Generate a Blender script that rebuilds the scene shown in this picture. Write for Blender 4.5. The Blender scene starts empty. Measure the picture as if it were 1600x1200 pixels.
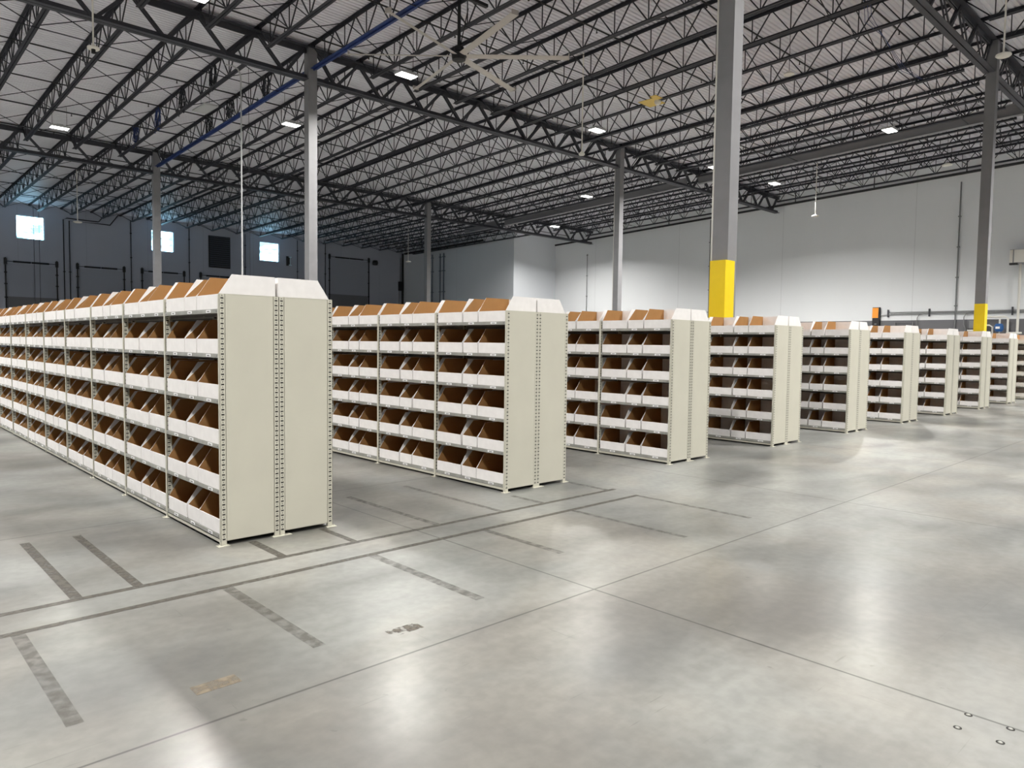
import bpy, math, random
from mathutils import Vector
random.seed(7)
S = bpy.context.scene
COL = S.collection

# ------------------------------------------------------------------ camera
F_PX, PITCH, ROLL, YAW = 1126.96, 0.055731, 0.013099, 0.759667
CX, CY, CH = -2.15032, -5.48073, 1.58094
fw = Vector((math.sin(YAW)*math.cos(PITCH), math.cos(YAW)*math.cos(PITCH), -math.sin(PITCH)))
rt = Vector((math.cos(YAW), -math.sin(YAW), 0)); up = rt.cross(fw)
rt2 = rt*math.cos(ROLL)+up*math.sin(ROLL); up2 = -rt*math.sin(ROLL)+up*math.cos(ROLL)
cam_d = bpy.data.cameras.new('camera'); cam = bpy.data.objects.new('camera', cam_d); COL.objects.link(cam)
cam_d.sensor_fit = 'HORIZONTAL'; cam_d.sensor_width = 36.0; cam_d.lens = 36.0*F_PX/1600.0
cam_d.clip_start = 0.05; cam_d.clip_end = 400
from mathutils import Matrix
cam.matrix_world = Matrix(((rt2.x, up2.x, -fw.x, CX), (rt2.y, up2.y, -fw.y, CY), (rt2.z, up2.z, -fw.z, CH), (0, 0, 0, 1)))
S.camera = cam

def proj(x, y, z):
    d = Vector((x-CX, y-CY, z-CH)); w = d.dot(fw)
    if w < 0.3: return None
    return 800+F_PX*d.dot(rt2)/w, 600-F_PX*d.dot(up2)/w
def inview(p, q, m=60, n=12):
    for i in range(n+1):
        t = i/n; r = proj(*[p[k]+(q[k]-p[k])*t for k in range(3)])
        if r and -m < r[0] < 1600+m and -m < r[1] < 1200+m: return True
    return False

# ------------------------------------------------------------------ look, world, lamps
S.view_settings.view_transform = 'Standard'; S.view_settings.look = 'None'
S.view_settings.gamma = 1.0; S.view_settings.use_curve_mapping = False
S.view_settings.exposure = 0.45
S.cycles.use_denoising = True
S.cycles.max_bounces = 8; S.cycles.diffuse_bounces = 6; S.cycles.glossy_bounces = 3
S.cycles.sample_clamp_indirect = 6.0
LAMP_W = 420.0        # radiant watts of one high bay lamp
SKY = 42.0             # daylight outside the high windows

W = bpy.data.worlds.new('daylight'); S.world = W; W.use_nodes = True
wn = W.node_tree.nodes; wl = W.node_tree.links; wn.clear()
o = wn.new('ShaderNodeOutputWorld'); b = wn.new('ShaderNodeBackground'); b.inputs[1].default_value = SKY
tc = wn.new('ShaderNodeTexCoord'); ns = wn.new('ShaderNodeTexNoise'); ns.inputs['Scale'].default_value = 60
ns.inputs['Detail'].default_value = 5
mp = wn.new('ShaderNodeMapping'); mp.inputs['Scale'].default_value = (1, 1, 3)
rp = wn.new('ShaderNodeValToRGB'); rp.color_ramp.elements[0].position = .42; rp.color_ramp.elements[1].position = .6
rp.color_ramp.elements[0].color = (.020, .038, .044, 1); rp.color_ramp.elements[1].color = (.20, .32, .44, 1)
wl.new(tc.outputs['Generated'], mp.inputs[0]); wl.new(mp.outputs[0], ns.inputs['Vector'])
wl.new(ns.outputs['Fac'], rp.inputs[0]); wl.new(rp.outputs[0], b.inputs[0]); wl.new(b.outputs[0], o.inputs[0])

# roof geometry: the deck falls gently towards the back wall
SL = 0.037
SL4 = 0.017                                  # gentler in the last bay
def zt(y): return 10.95-SL*(min(y, 31.4)-16.3)-SL4*max(0, y-31.4)   # top of the girders
def zd(y): return zt(y)+0.13                 # underside of the deck
XL, XR, YF, YB = -22.6, 41.5, -28.6, 50.42
ROWS = [-13.9, 1.25, 16.3, 31.4]             # girder lines
CXS = [9.41, 25.41]                          # column lines
XC, YC = 36.78, 35.48                        # corner of the inner block

# lamps that the photo shows (lit), then unseen ones behind the camera and out to the left
LIT = [(11.06, 13.34), (10.92, 20.69), (4.72, 27.72), (19.55, 12.81), (27.18, 4.89), (28.7, 21.17), (35.0, 29.5),
       (32.69, 12.21), (27.76, 12.63), (4.50, 12.75)]
OFFV = [(-4.2, 4.9), (-4.2, 12.8), (-3.6, -3.2), (4.6, -3.2), (11.4, -3.2), (27.4, -4.2),
        (-4.2, -11.4), (4.6, -11.4), (12.8, -11.4), (21, -11.4), (30, -11.4), (36, -6.0),
        (0, -20), (12, -20), (24, -20),
        (-4.2, 20.9), (-4.2, 28.6), (-4.2, 36.5), (-12.5, 16), (-12.5, 24), (-12.5, 32), (-12.5, 42), (-19, 20), (-19, 34)]  # left rows added out of view to brighten the ceiling by floor bounce
LAMPS = [(x, y, 9.8) for x, y in LIT]+[(x, y, 10.0) for x, y in OFFV]

# ------------------------------------------------------------------ materials
MATS = {}
def mat(name, col, rough=.5, metal=0.0, spec=.5, noise=None, bump=None, emit=None):
    m = bpy.data.materials.new(name); m.use_nodes = True; MATS[name] = m
    nt = m.node_tree; bs = nt.nodes['Principled BSDF']
    bs.inputs['Base Color'].default_value = (*col, 1); bs.inputs['Roughness'].default_value = rough
    bs.inputs['Metallic'].default_value = metal; bs.inputs['Specular IOR Level'].default_value = spec
    if noise:
        sc, amt = noise
        t = nt.nodes.new('ShaderNodeTexCoord'); n = nt.nodes.new('ShaderNodeTexNoise')
        n.inputs['Scale'].default_value = sc; n.inputs['Detail'].default_value = 4
        r = nt.nodes.new('ShaderNodeMapRange'); r.inputs['From Min'].default_value = .3; r.inputs['From Max'].default_value = .7
        r.inputs['To Min'].default_value = 1-amt; r.inputs['To Max'].default_value = 1+amt
        mx = nt.nodes.new('ShaderNodeVectorMath'); mx.operation = 'SCALE'; mx.inputs[0].default_value = col
        nt.links.new(t.outputs['Object'], n.inputs['Vector']); nt.links.new(n.outputs['Fac'], r.inputs['Value'])
        nt.links.new(r.outputs[0], mx.inputs['Scale']); nt.links.new(mx.outputs[0], bs.inputs['Base Color'])
        if bump:
            bp = nt.nodes.new('ShaderNodeBump'); bp.inputs['Strength'].default_value = bump
            nt.links.new(n.outputs['Fac'], bp.inputs['Height']); nt.links.new(bp.outputs[0], bs.inputs['Normal'])
    if emit:
        bs.inputs['Emission Color'].default_value = (*emit[0], 1); bs.inputs['Emission Strength'].default_value = emit[1]
    return m
M_white = mat('white_cardboard', (.82, .80, .79), .7, spec=.2, noise=(14, .03))
M_kraft = mat('kraft_cardboard', (.37, .20, .078), .8, spec=.15, noise=(9, .05))
M_panel = mat('beige_powder_coat', (.56, .545, .46), .45, noise=(3, .025))
M_slot = mat('slot_dark', (.015, .014, .012), .8)
M_galv = mat('grey_shelf_edge', (.36, .36, .33), .4, metal=.25, noise=(6, .15))
M_galvd = mat('shaded_galvanised', (.17, .165, .155), .5, metal=.2, noise=(5, .2))  # shelf body and back panel: interior shade put into a darker grey
M_tag = mat('paper_tag', (.85, .85, .85), .6)
M_ink = mat('tag_ink', (.05, .05, .05), .6)
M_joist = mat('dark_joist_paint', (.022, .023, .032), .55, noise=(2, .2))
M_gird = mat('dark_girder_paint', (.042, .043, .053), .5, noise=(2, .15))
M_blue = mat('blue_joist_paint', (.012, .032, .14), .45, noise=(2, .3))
M_deck = mat('painted_roof_deck', (.71, .71, .76), .5, spec=.4, noise=(.7, .06))
M_col = mat('grey_column_paint', (.21, .21, .22), .5, noise=(3, .06))
M_yel = mat('safety_yellow', (.86, .62, .0), .45, noise=(3, .04))
M_black = mat('black_steel', (.012, .012, .014), .5)
M_pipew = mat('white_pipe', (.72, .71, .66), .4)
M_conduit = mat('grey_conduit', (.22, .225, .23), .4, metal=.3)
M_lamp = mat('lamp_housing', (.45, .46, .47), .4)
M_lens = mat('lamp_lens', (.9, .9, .9), .4, emit=((1, .97, .9), 12))
M_dim = mat('unlit_lens', (.75, .77, .78), .4)
M_dish = mat('cream_plastic', (.80, .78, .72), .35)
M_fan = mat('fan_blade_metal', (.50, .47, .44), .45, metal=.2)
M_beam = mat('grey_beam_paint', (.22, .22, .235), .5)
M_orange = mat('orange_plastic', (.95, .33, .03), .5)
M_valve = mat('blue_valve', (.02, .10, .30), .5)
M_yplate = mat('yellow_plate', (.70, .50, .12), .5)
M_frame = mat('window_frame', (.55, .57, .58), .4)
M_cable = mat('dark_cable', (.012, .013, .020), .6)
M_bluecable = mat('blue_cable', (.02, .04, .14), .6)

def wall_mat(name, col, axis, joint=3.82, off=0.0, band=None):
    """painted tilt-up concrete: faint vertical joints every few metres, optional dark band at the foot"""
    m = mat(name, col, .75, spec=.25); nt = m.node_tree; N = nt.nodes; L = nt.links; bs = N['Principled BSDF']
    g = N.new('ShaderNodeNewGeometry'); sp = N.new('ShaderNodeSeparateXYZ'); L.new(g.outputs['Position'], sp.inputs[0])
    def mth(op, a, b=None, c=None):
        n = N.new('ShaderNodeMath'); n.operation = op
        for i, v in enumerate((a, b, c)):
            if v is None: continue
            if isinstance(v, (int, float)): n.inputs[i].default_value = v
            else: L.new(v, n.inputs[i])
        return n.outputs[0]
    u = sp.outputs[axis]
    fr = mth('FRACT', mth('DIVIDE', mth('SUBTRACT', u, off), joint))
    ln = mth('LESS_THAN', mth('ABSOLUTE', mth('SUBTRACT', fr, .5)), .012/joint)
    no = N.new('ShaderNodeTexNoise'); no.inputs['Scale'].default_value = .35; no.inputs['Detail'].default_value = 5
    mpg = N.new('ShaderNodeMapping'); mpg.inputs['Scale'].default_value = (1, 1, .35)
    L.new(g.outputs['Position'], mpg.inputs[0]); L.new(mpg.outputs[0], no.inputs['Vector'])
    f = mth('SUBTRACT', mth('ADD', mth('MULTIPLY', no.outputs['Fac'], .10), .95), mth('MULTIPLY', ln, .22))
    v = N.new('ShaderNodeVectorMath'); v.operation = 'SCALE'; v.inputs[0].default_value = col
    if band:
        z0, bc = band
        mx = N.new('ShaderNodeMix'); mx.data_type = 'RGBA'
        L.new(mth('LESS_THAN', sp.outputs[2], z0), mx.inputs[0])
        mx.inputs[6].default_value = (*col, 1); mx.inputs[7].default_value = (*bc, 1)
        L.new(mx.outputs[2], v.inputs[0])
    L.new(f, v.inputs['Scale']); L.new(v.outputs[0], bs.inputs['Base Color'])
    bp = N.new('ShaderNodeBump'); bp.inputs['Strength'].default_value = .15; L.new(no.outputs['Fac'], bp.inputs['Height'])
    L.new(bp.outputs[0], bs.inputs['Normal'])
    return m
M_wallR = wall_mat('wall_paint_right', (.77, .79, .81), 1, 7.6, 4.6, band=(3.17, (.16, .16, .17)))
M_wallB = wall_mat('wall_back_daylight_tint', (.39, .415, .485), 0, 3.9, 1.1)  # white wall; its dim bluish daylight is put into the base colour
M_wallO = wall_mat('wall_paint_block', (.71, .74, .78), 1, 9.0, 2.0)
M_wallN = wall_mat('wall_paint_near', (.60, .60, .60), 0, 7.6, 0.0)

def floor_mat():
    m = mat('polished_concrete', (.3, .3, .28), .3, spec=.5); nt = m.node_tree; N = nt.nodes; L = nt.links; bs = N['Principled BSDF']
    g = N.new('ShaderNodeNewGeometry'); sp = N.new('ShaderNodeSeparateXYZ'); L.new(g.outputs['Position'], sp.inputs[0])
    def mth(op, a, b=None, clamp=False):
        n = N.new('ShaderNodeMath'); n.operation = op; n.use_clamp = clamp
        for i, v in enumerate((a, b)):
            if v is None: continue
            if isinstance(v, (int, float)): n.inputs[i].default_value = v
            else: L.new(v, n.inputs[i])
        return n.outputs[0]
    def noise(sc, det, scale=(1, 1, 1), dist=0.0, rough=.5):
        mp = N.new('ShaderNodeMapping'); mp.inputs['Scale'].default_value = scale; L.new(g.outputs['Position'], mp.inputs[0])
        n = N.new('ShaderNodeTexNoise'); n.inputs['Scale'].default_value = sc; n.inputs['Detail'].default_value = det
        n.inputs['Distortion'].default_value = dist; n.inputs['Roughness'].default_value = rough
        L.new(mp.outputs[0], n.inputs['Vector']); return n.outputs['Fac']
    def rng(v, a, b, c, d):
        n = N.new('ShaderNodeMapRange'); n.inputs[1].default_value = a; n.inputs[2].default_value = b
        n.inputs[3].default_value = c; n.inputs[4].default_value = d; n.interpolation_type = 'SMOOTHERSTEP'; L.new(v, n.inputs[0]); return n.outputs[0]
    big = noise(.30, 3, (1, 1.5, 1), .3); mid = noise(.75, 3.5, (.8, 1.4, 1), .4, .5); fine = noise(14, 5); strk = noise(1.6, 6, (.5, 4, 1), .2, .6)
    f = mth('MULTIPLY', mth('MULTIPLY', rng(big, .20, .80, .62, 1.28), rng(mid, .22, .78, .66, 1.22)),
            mth('MULTIPLY', rng(fine, .2, .8, .90, 1.08), rng(strk, .15, .85, .90, 1.08)))
    def joint(u, off, per, w, soft=1.0):
        fr = mth('FRACT', mth('ADD', mth('DIVIDE', mth('SUBTRACT', u, off), per), .5))
        d = mth('MULTIPLY', mth('ABSOLUTE', mth('SUBTRACT', fr, .5)), per)
        return mth('SUBTRACT', 1.0, mth('DIVIDE', d, w), True)
    jx = joint(sp.outputs[0], 1.41, 4.0, .011); jy = joint(sp.outputs[1], 1.27, 3.80, .011)
    j = mth('MAXIMUM', jx, jy)
    sa = rng(noise(3.0, 4, (.5, 14, 1), .2, .6), .66, .74, 0, 1); sb = rng(noise(2.5, 4, (12, .6, 1), .2, .6), .68, .76, 0, 1)
    spk = rng(noise(9.0, 3, (1, 1, 1), 0, .5), .70, .76, 0, 1)
    wear = mth('MULTIPLY', mth('MAXIMUM', mth('MAXIMUM', sa, sb), spk), .22)
    f = mth('MULTIPLY', f, mth('SUBTRACT', 1.0, wear))
    bs.inputs['Coat Roughness'].default_value = .25
    L.new(rng(big, .25, .75, .60, .30), bs.inputs['Coat Weight'])
    f2 = mth('MULTIPLY', f, mth('SUBTRACT', 1.0, mth('MULTIPLY', j, .85)))
    ramp = N.new('ShaderNodeMix'); ramp.data_type = 'RGBA'; L.new(rng(noise(.5, 3, (1, 1, 1), 1.0), .35, .65, 0, 1), ramp.inputs[0])
    ramp.inputs[6].default_value = (.212, .204, .184, 1); ramp.inputs[7].default_value = (.198, .202, .192, 1)
    v = N.new('ShaderNodeVectorMath'); v.operation = 'SCALE'; L.new(ramp.outputs[2], v.inputs[0]); L.new(f2, v.inputs['Scale'])
    L.new(v.outputs[0], bs.inputs['Base Color'])
    L.new(mth('ADD', rng(mid, .15, .85, .48, .38), mth('MULTIPLY', rng(strk, .15, .85, 0, .05), 1.0)), bs.inputs['Roughness'])
    return m
M_floor = floor_mat()

def tape_mat(name, col, lo, hi):
    m = mat(name, col, .5); nt = m.node_tree; N = nt.nodes; L = nt.links; bs = N['Principled BSDF']
    g = N.new('ShaderNodeNewGeometry'); n = N.new('ShaderNodeTexNoise'); n.inputs['Scale'].default_value = 16; n.inputs['Detail'].default_value = 6
    r = N.new('ShaderNodeMapRange'); r.inputs[1].default_value = .35; r.inputs[2].default_value = .6; r.inputs[3].default_value = lo; r.inputs[4].default_value = hi
    L.new(g.outputs['Position'], n.inputs['Vector']); L.new(n.outputs['Fac'], r.inputs[0]); L.new(r.outputs[0], bs.inputs['Alpha'])
    return m
M_tape = tape_mat('tape_residue', (.085, .076, .063), .45, .85)
M_tape2 = tape_mat('faint_tape_residue', (.10, .092, .078), .12, .5)
M_tan = tape_mat('tan_patch', (.20, .165, .12), .4, .9)
M_patch = tape_mat('worn_patch', (.085, .072, .055), -.6, 1.6)

# ------------------------------------------------------------------ mesh helpers
class MB:
    def __init__(s): s.v = []; s.f = []; s.m = []
    def quad(s, pts, mi=0):
        n = len(s.v); s.v += [tuple(p) for p in pts]; s.f.append(tuple(range(n, n+len(pts)))); s.m.append(mi)
    def box(s, a, b, mi=0):
        x0, y0, z0 = [min(a[i], b[i]) for i in range(3)]; x1, y1, z1 = [max(a[i], b[i]) for i in range(3)]
        n = len(s.v)
        s.v += [(x0, y0, z0), (x1, y0, z0), (x1, y1, z0), (x0, y1, z0), (x0, y0, z1), (x1, y0, z1), (x1, y1, z1), (x0, y1, z1)]
        for q in ((0, 3, 2, 1), (4, 5, 6, 7), (0, 1, 5, 4), (1, 2, 6, 5), (2, 3, 7, 6), (3, 0, 4, 7)):
            s.f.append(tuple(n+i for i in q)); s.m.append(mi)
    def bar(s, p, q, w, h=None, mi=0):
        """rectangular bar from p to q"""
        h = h or w; p = Vector(p); q = Vector(q); d = (q-p).normalized()
        a = Vector((0, 0, 1)) if abs(d.z) < .9 else Vector((0, 1, 0))
        u = d.cross(a).normalized()*w/2; v = d.cross(u).normalized()*h/2; n = len(s.v)
        for c in (p, q):
            for k in ((-1, -1), (1, -1), (1, 1), (-1, 1)): s.v.append(tuple(c+u*k[0]+v*k[1]))
        for f in ((0, 3, 2, 1), (4, 5, 6, 7), (0, 1, 5, 4), (1, 2, 6, 5), (2, 3, 7, 6), (3, 0, 4, 7)):
            s.f.append(tuple(n+i for i in f)); s.m.append(mi)
    def tube(s, pts, r, n=8, mi=0):
        pts = [Vector(p) for p in pts]; base = len(s.v)
        for i, p in enumerate(pts):
            d = (pts[min(i+1, len(pts)-1)]-pts[max(i-1, 0)]).normalized()
            a = Vector((0, 0, 1)) if abs(d.z) < .9 else Vector((1, 0, 0))
            u = d.cross(a).normalized(); v = d.cross(u).normalized()
            for k in range(n):
                t = 2*math.pi*k/n; s.v.append(tuple(p+(u*math.cos(t)+v*math.sin(t))*r))
        for i in range(len(pts)-1):
            for k in range(n):
                a = base+i*n+k; b_ = base+i*n+(k+1) % n
                s.f.append((a, b_, b_+n, a+n)); s.m.append(mi)
        s.f.append(tuple(base+k for k in range(n))); s.m.append(mi)
        s.f.append(tuple(base+(len(pts)-1)*n+k for k in reversed(range(n)))); s.m.append(mi)
    def lathe(s, prof, c=(0, 0, 0), n=20, mi=0):
        base = len(s.v)
        for r, z in prof:
            for k in range(n):
                t = 2*math.pi*k/n; s.v.append((c[0]+r*math.cos(t), c[1]+r*math.sin(t), c[2]+z))
        for i in range(len(prof)-1):
            for k in range(n):
                a = base+i*n+k; b_ = base+i*n+(k+1) % n
                s.f.append((a, b_, b_+n, a+n)); s.m.append(mi)
    def mesh(s, name, mats):
        me = bpy.data.meshes.new(name); me.from_pydata(s.v, [], s.f)
        for m in (mats if isinstance(mats, (list, tuple)) else [mats]): me.materials.append(m)
        me.polygons.foreach_set('material_index', s.m); me.update(); return me
    def build(s, name, mats, parent=None, loc=None):
        return put(name, s.mesh(name, mats), parent, loc)
def put(name, me, parent=None, loc=None):
    o = bpy.data.objects.new(name, me); COL.objects.link(o)
    if parent: o.parent = parent
    if loc: o.location = loc
    return o
def tag(o, label, cat, group=None, kind=None):
    o['label'] = label; o['category'] = cat
    if group: o['group'] = group
    if kind: o['kind'] = kind
    return o
def thing(name, label, cat, loc=(0, 0, 0), group=None, rot=None):
    o = bpy.data.objects.new(name, None); COL.objects.link(o); o.location = loc; o.empty_display_size = .2
    if rot: o.rotation_euler = rot
    return tag(o, label, cat, group)
def copy_tree(o, parent=None):
    c = o.copy(); COL.objects.link(c)
    if parent: c.parent = parent
    for ch in list(o.children): copy_tree(ch, c)
    return c
def struct(name, mb, mats):
    o = mb.build(name, mats); o['kind'] = 'structure'; return o

# ------------------------------------------------------------------ the hall
m = MB(); m.box((XL-.3, YF-.3, -.25), (XR+.3, YB+.3, 0)); struct('floor', m, M_floor)
# corrugated roof deck, flutes running along X, sloping down to the back
m = MB(); y = YF; pitch = .152
prof = []
while y < YB+.2:
    for dy, dz in ((0, 0), (.085, 0), (.100, .038), (.137, .038)): prof.append((y+dy, zd(y+dy)+dz))
    y += pitch
n0 = len(m.v)
for (yy, zz) in prof: m.v += [(XL, yy, zz), (XR, yy, zz)]
for i in range(len(prof)-1):
    a = n0+2*i; m.f.append((a, a+2, a+3, a+1)); m.m.append(0)
m.quad([(XL, YF, zd(YF)+.12), (XL, YB, zd(YB)+.12), (XR, YB, zd(YB)+.12), (XR, YF, zd(YF)+.12)])
struct('ceiling', m, M_deck)
def wall_prism(name, mt, x0, x1, y0, y1, holes=()):
    m = MB(); H = lambda yy: zd(yy)+.2
    m.v += [(x0, y0, 0), (x1, y0, 0), (x1, y1, 0), (x0, y1, 0), (x0, y0, H(y0)), (x1, y0, H(y0)), (x1, y1, H(y1)), (x0, y1, H(y1))]
    for q in ((0, 3, 2, 1), (4, 5, 6, 7), (0, 1, 5, 4), (1, 2, 6, 5), (2, 3, 7, 6), (3, 0, 4, 7)): m.f.append(q); m.m.append(0)
    return struct(name, m, mt)
wall_prism('wall_right', M_wallR, XR, XR+.3, YF, YB+.3)
wall_prism('wall_left', M_wallO, XL-.3, XL, YF, YB+.3)
wall_prism('wall_front', M_wallN, XL-.3, XR+.3, YF-.3, YF)
wall_prism('wall_block', M_wallO, XC, XR-.001, YC, YB-.001)
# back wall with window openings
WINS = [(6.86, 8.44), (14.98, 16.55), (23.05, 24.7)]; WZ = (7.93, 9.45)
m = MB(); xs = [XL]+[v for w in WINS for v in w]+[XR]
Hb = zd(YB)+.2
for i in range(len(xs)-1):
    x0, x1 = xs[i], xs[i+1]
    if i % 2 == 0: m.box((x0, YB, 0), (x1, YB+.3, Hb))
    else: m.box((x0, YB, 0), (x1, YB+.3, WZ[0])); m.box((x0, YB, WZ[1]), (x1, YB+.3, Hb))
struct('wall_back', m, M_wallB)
gl = bpy.data.materials.new('window_glass'); gl.use_nodes = True; nt = gl.node_tree; nt.nodes.clear()
go = nt.nodes.new('ShaderNodeOutputMaterial'); gm = nt.nodes.new('ShaderNodeMixShader'); gt = nt.nodes.new('ShaderNodeBsdfTransparent')
gg = nt.nodes.new('ShaderNodeBsdfGlossy'); gg.inputs['Roughness'].default_value = .05; gt.inputs[0].default_value = (.86, .97, .97, 1)
gm.inputs[0].default_value = .06
nt.links.new(gt.outputs[0], gm.inputs[1]); nt.links.new(gg.outputs[0], gm.inputs[2]); nt.links.new(gm.outputs[0], go.inputs[0])
for i, (x0, x1) in enumerate(WINS):
    e = bpy.data.objects.new('window_%d' % (i+1), None); COL.objects.link(e); e.location = ((x0+x1)/2, YB, WZ[0]); e['kind'] = 'structure'
    hw = (x1-x0)/2; hh = WZ[1]-WZ[0]; m = MB()
    for a, b_ in (((-hw, .05, 0), (-hw+.05, .2, hh)), ((hw-.05, .05, 0), (hw, .2, hh)), ((-hw, .05, 0), (hw, .2, .05)), ((-hw, .05, hh-.05), (hw, .2, hh))): m.box(a, b_)
    m.build('window_frame', M_frame, e)
    m = MB(); m.box((-hw+.05, .12, .05), (hw-.05, .13, hh-.05)); m.build('pane', gl, e)
    ld = bpy.data.lights.new('daylight_portal', 'AREA'); ld.shape = 'RECTANGLE'; ld.size = x1-x0; ld.size_y = hh
    ld.cycles.is_portal = True
    lo = bpy.data.objects.new('daylight_portal', ld); COL.objects.link(lo); lo.location = ((x0+x1)/2, YB+.32, (WZ[0]+WZ[1])/2)
    lo.rotation_euler = (-math.pi/2, 0, 0)

# ------------------------------------------------------------------ roof steel
def angle_pair(m, p, q, leg, t, gap, topside):
    """double angle chord between p and q (runs along x or y)"""
    p = Vector(p); q = Vector(q); d = (q-p).normalized(); u = d.cross(Vector((0, 0, 1))).normalized(); s = 1 if topside else -1
    for k in (-1, 1):
        o = u*k*(gap/2+leg/2)
        m.bar(p+o, q+o, leg, t)                                             # flat leg
        o2 = u*k*(gap/2+t/2)-Vector((0, 0, s*leg/2))
        m.bar(p+o2, q+o2, t, leg)                                           # upright leg
ORD = ['first', 'second', 'third', 'fourth', 'fifth', 'sixth', 'seventh', 'eighth', 'ninth', 'tenth', 'eleventh', 'twelfth',
       'thirteenth', 'fourteenth', 'fifteenth', 'sixteenth', 'seventeenth', 'eighteenth', 'nineteenth', 'twentieth',
       'twenty-first', 'twenty-second', 'twenty-third', 'twenty-fourth', 'twenty-fifth', 'twenty-sixth', 'twenty-seventh',
       'twenty-eighth', 'twenty-ninth', 'thirtieth']
JD = .80                                   # joist depth
JP = 16.0/9
def joist_meshes(Lb, key, sl, endr):
    tilt = lambda y: -sl*y
    m1, m2, m3 = MB(), MB(), MB()
    angle_pair(m1, (0, 0, 0), (0, Lb, tilt(Lb)), .075, .008, .025, True)
    m1.box((-.07, -.02, -.09), (.07, .16, -.006)); m1.box((-.07, Lb-.16, tilt(Lb)-.09), (.07, Lb+.02, tilt(Lb)-.006))
    a, b_ = .75, Lb-endr
    angle_pair(m2, (0, a, tilt(a)-JD), (0, b_, tilt(b_)-JD), .075, .008, .025, False)
    n = max(2, round((b_-a-.3)/1.22)); st = (b_-a-.3)/n; r = .031
    nodes = [a+.15+st*i for i in range(n+1)]
    for i, yb in enumerate(nodes):
        zb = tilt(yb)-JD
        m3.bar((0, yb, zb), (0, yb, tilt(yb)-.01), r*.8)
        for yy in (yb-st/2, yb+st/2):
            if i == 0 and yy < yb: yy = .10
            if i == n and yy > yb: yy = Lb-.10
            m3.bar((0, yb, zb), (0, yy, tilt(yy)-.01), r)
    return m1.mesh('top_chord_'+key, M_joist), m2.mesh('bottom_chord_'+key, M_joist), m3.mesh('web_'+key, M_joist)
BAYS = [(-13.9, 1.25), (1.25, 16.3), (16.3, 31.4), (31.4, YB)]
BNAME = ['in the roof bay nearest the camera', 'in the second roof bay', 'in the third roof bay', 'in the last roof bay by the windows']
joist_x = [9.41+JP*k for k in range(-11, 18)]
jcount = 0
for bi, (ya, yb) in enumerate(BAYS):
    Lb = yb-ya-.02; T, Bt, Wb = joist_meshes(Lb, str(bi), SL4 if bi == 3 else SL, 2.6 if bi == 3 else .75); z0 = zt(ya)+.115
    TB, BB, WB = None, None, None
    vis = [x for x in joist_x if inview((x, ya, zt(ya)), (x, yb, zt(yb)), 40, 40) and not (bi == 3 and x > XC-.3)]
    for n, x in enumerate(vis):
        blue = abs(x-9.41) < .1 and bi in (1, 2)
        lab = ('blue painted steel bar joist ' if blue else 'dark open-web steel bar joist, ')
        t = thing('bar_joist', ('blue painted open-web joist meeting the column, ' if blue else 'dark open-web steel joist, %s from the left, ' % ORD[n])+BNAME[bi],
                  'joist', (x, ya+.01, z0), 'bar joists under the roof deck')
        tw = .0
        if blue:
            if TB is None or True:
                m2 = MB(); angle_pair(m2, (0, .2, -SL*.2-JD), (0, Lb-.2, -SL*(Lb-.2)-JD), .10, .012, .02, False)
                m2.bar((0, .2, -SL*.2-JD), (0, Lb-.2, -SL*(Lb-.2)-JD), .04, .10)
                put('top_chord', T, t); m2.build('bottom_chord', M_blue, t); put('web', Wb, t)
        else:
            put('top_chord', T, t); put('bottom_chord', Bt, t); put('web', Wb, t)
        jcount += 1

def girder(x0, x1, y, label):
    t = thing('joist_girder', label, 'girder', (x0, y, zt(y)-1.0), 'heavy girder trusses between the columns')
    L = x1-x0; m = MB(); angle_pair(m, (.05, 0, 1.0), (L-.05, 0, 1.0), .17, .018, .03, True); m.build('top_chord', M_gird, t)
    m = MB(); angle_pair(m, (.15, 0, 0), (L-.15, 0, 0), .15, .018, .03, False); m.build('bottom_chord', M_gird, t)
    n = round(L/JP); st = L/n
    for k in range(n):
        xb = st*(k+.5); zb, z1 = .03, .97
        for xt, kk in ((st*k, 0), (st*(k+1), 1)):
            xt = min(max(xt, .2), L-.2)
            m = MB()
            for s in (-1, 1): m.bar((xb, s*.04, zb), (xt, s*.04, z1), .03, .085)
            m.build('web_member', M_gird, t)
    return t
GN = {1.25: 'nearest girder line', 16.3: 'middle girder line', 31.4: 'far girder line'}
for y in (1.25, 16.3, 31.4):
    for x0, x1, nm in ((-6.59, 9.41, 'left span running off the left edge'), (9.41, 25.41, 'span between the two columns'), (25.41, XR, 'right span ending at the pale wall')):
        if x1 == XR and y == 31.4: pass
        if inview((x0, y, zt(y)), (x1, y, zt(y)), 30, 60) or inview((x0, y, zt(y)-1), (x1, y, zt(y)-1), 30, 60):
            girder(x0+.0, x1-(.12 if x1 == XR else 0), y, 'dark steel girder truss, %s, %s' % (GN[y], nm))

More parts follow.
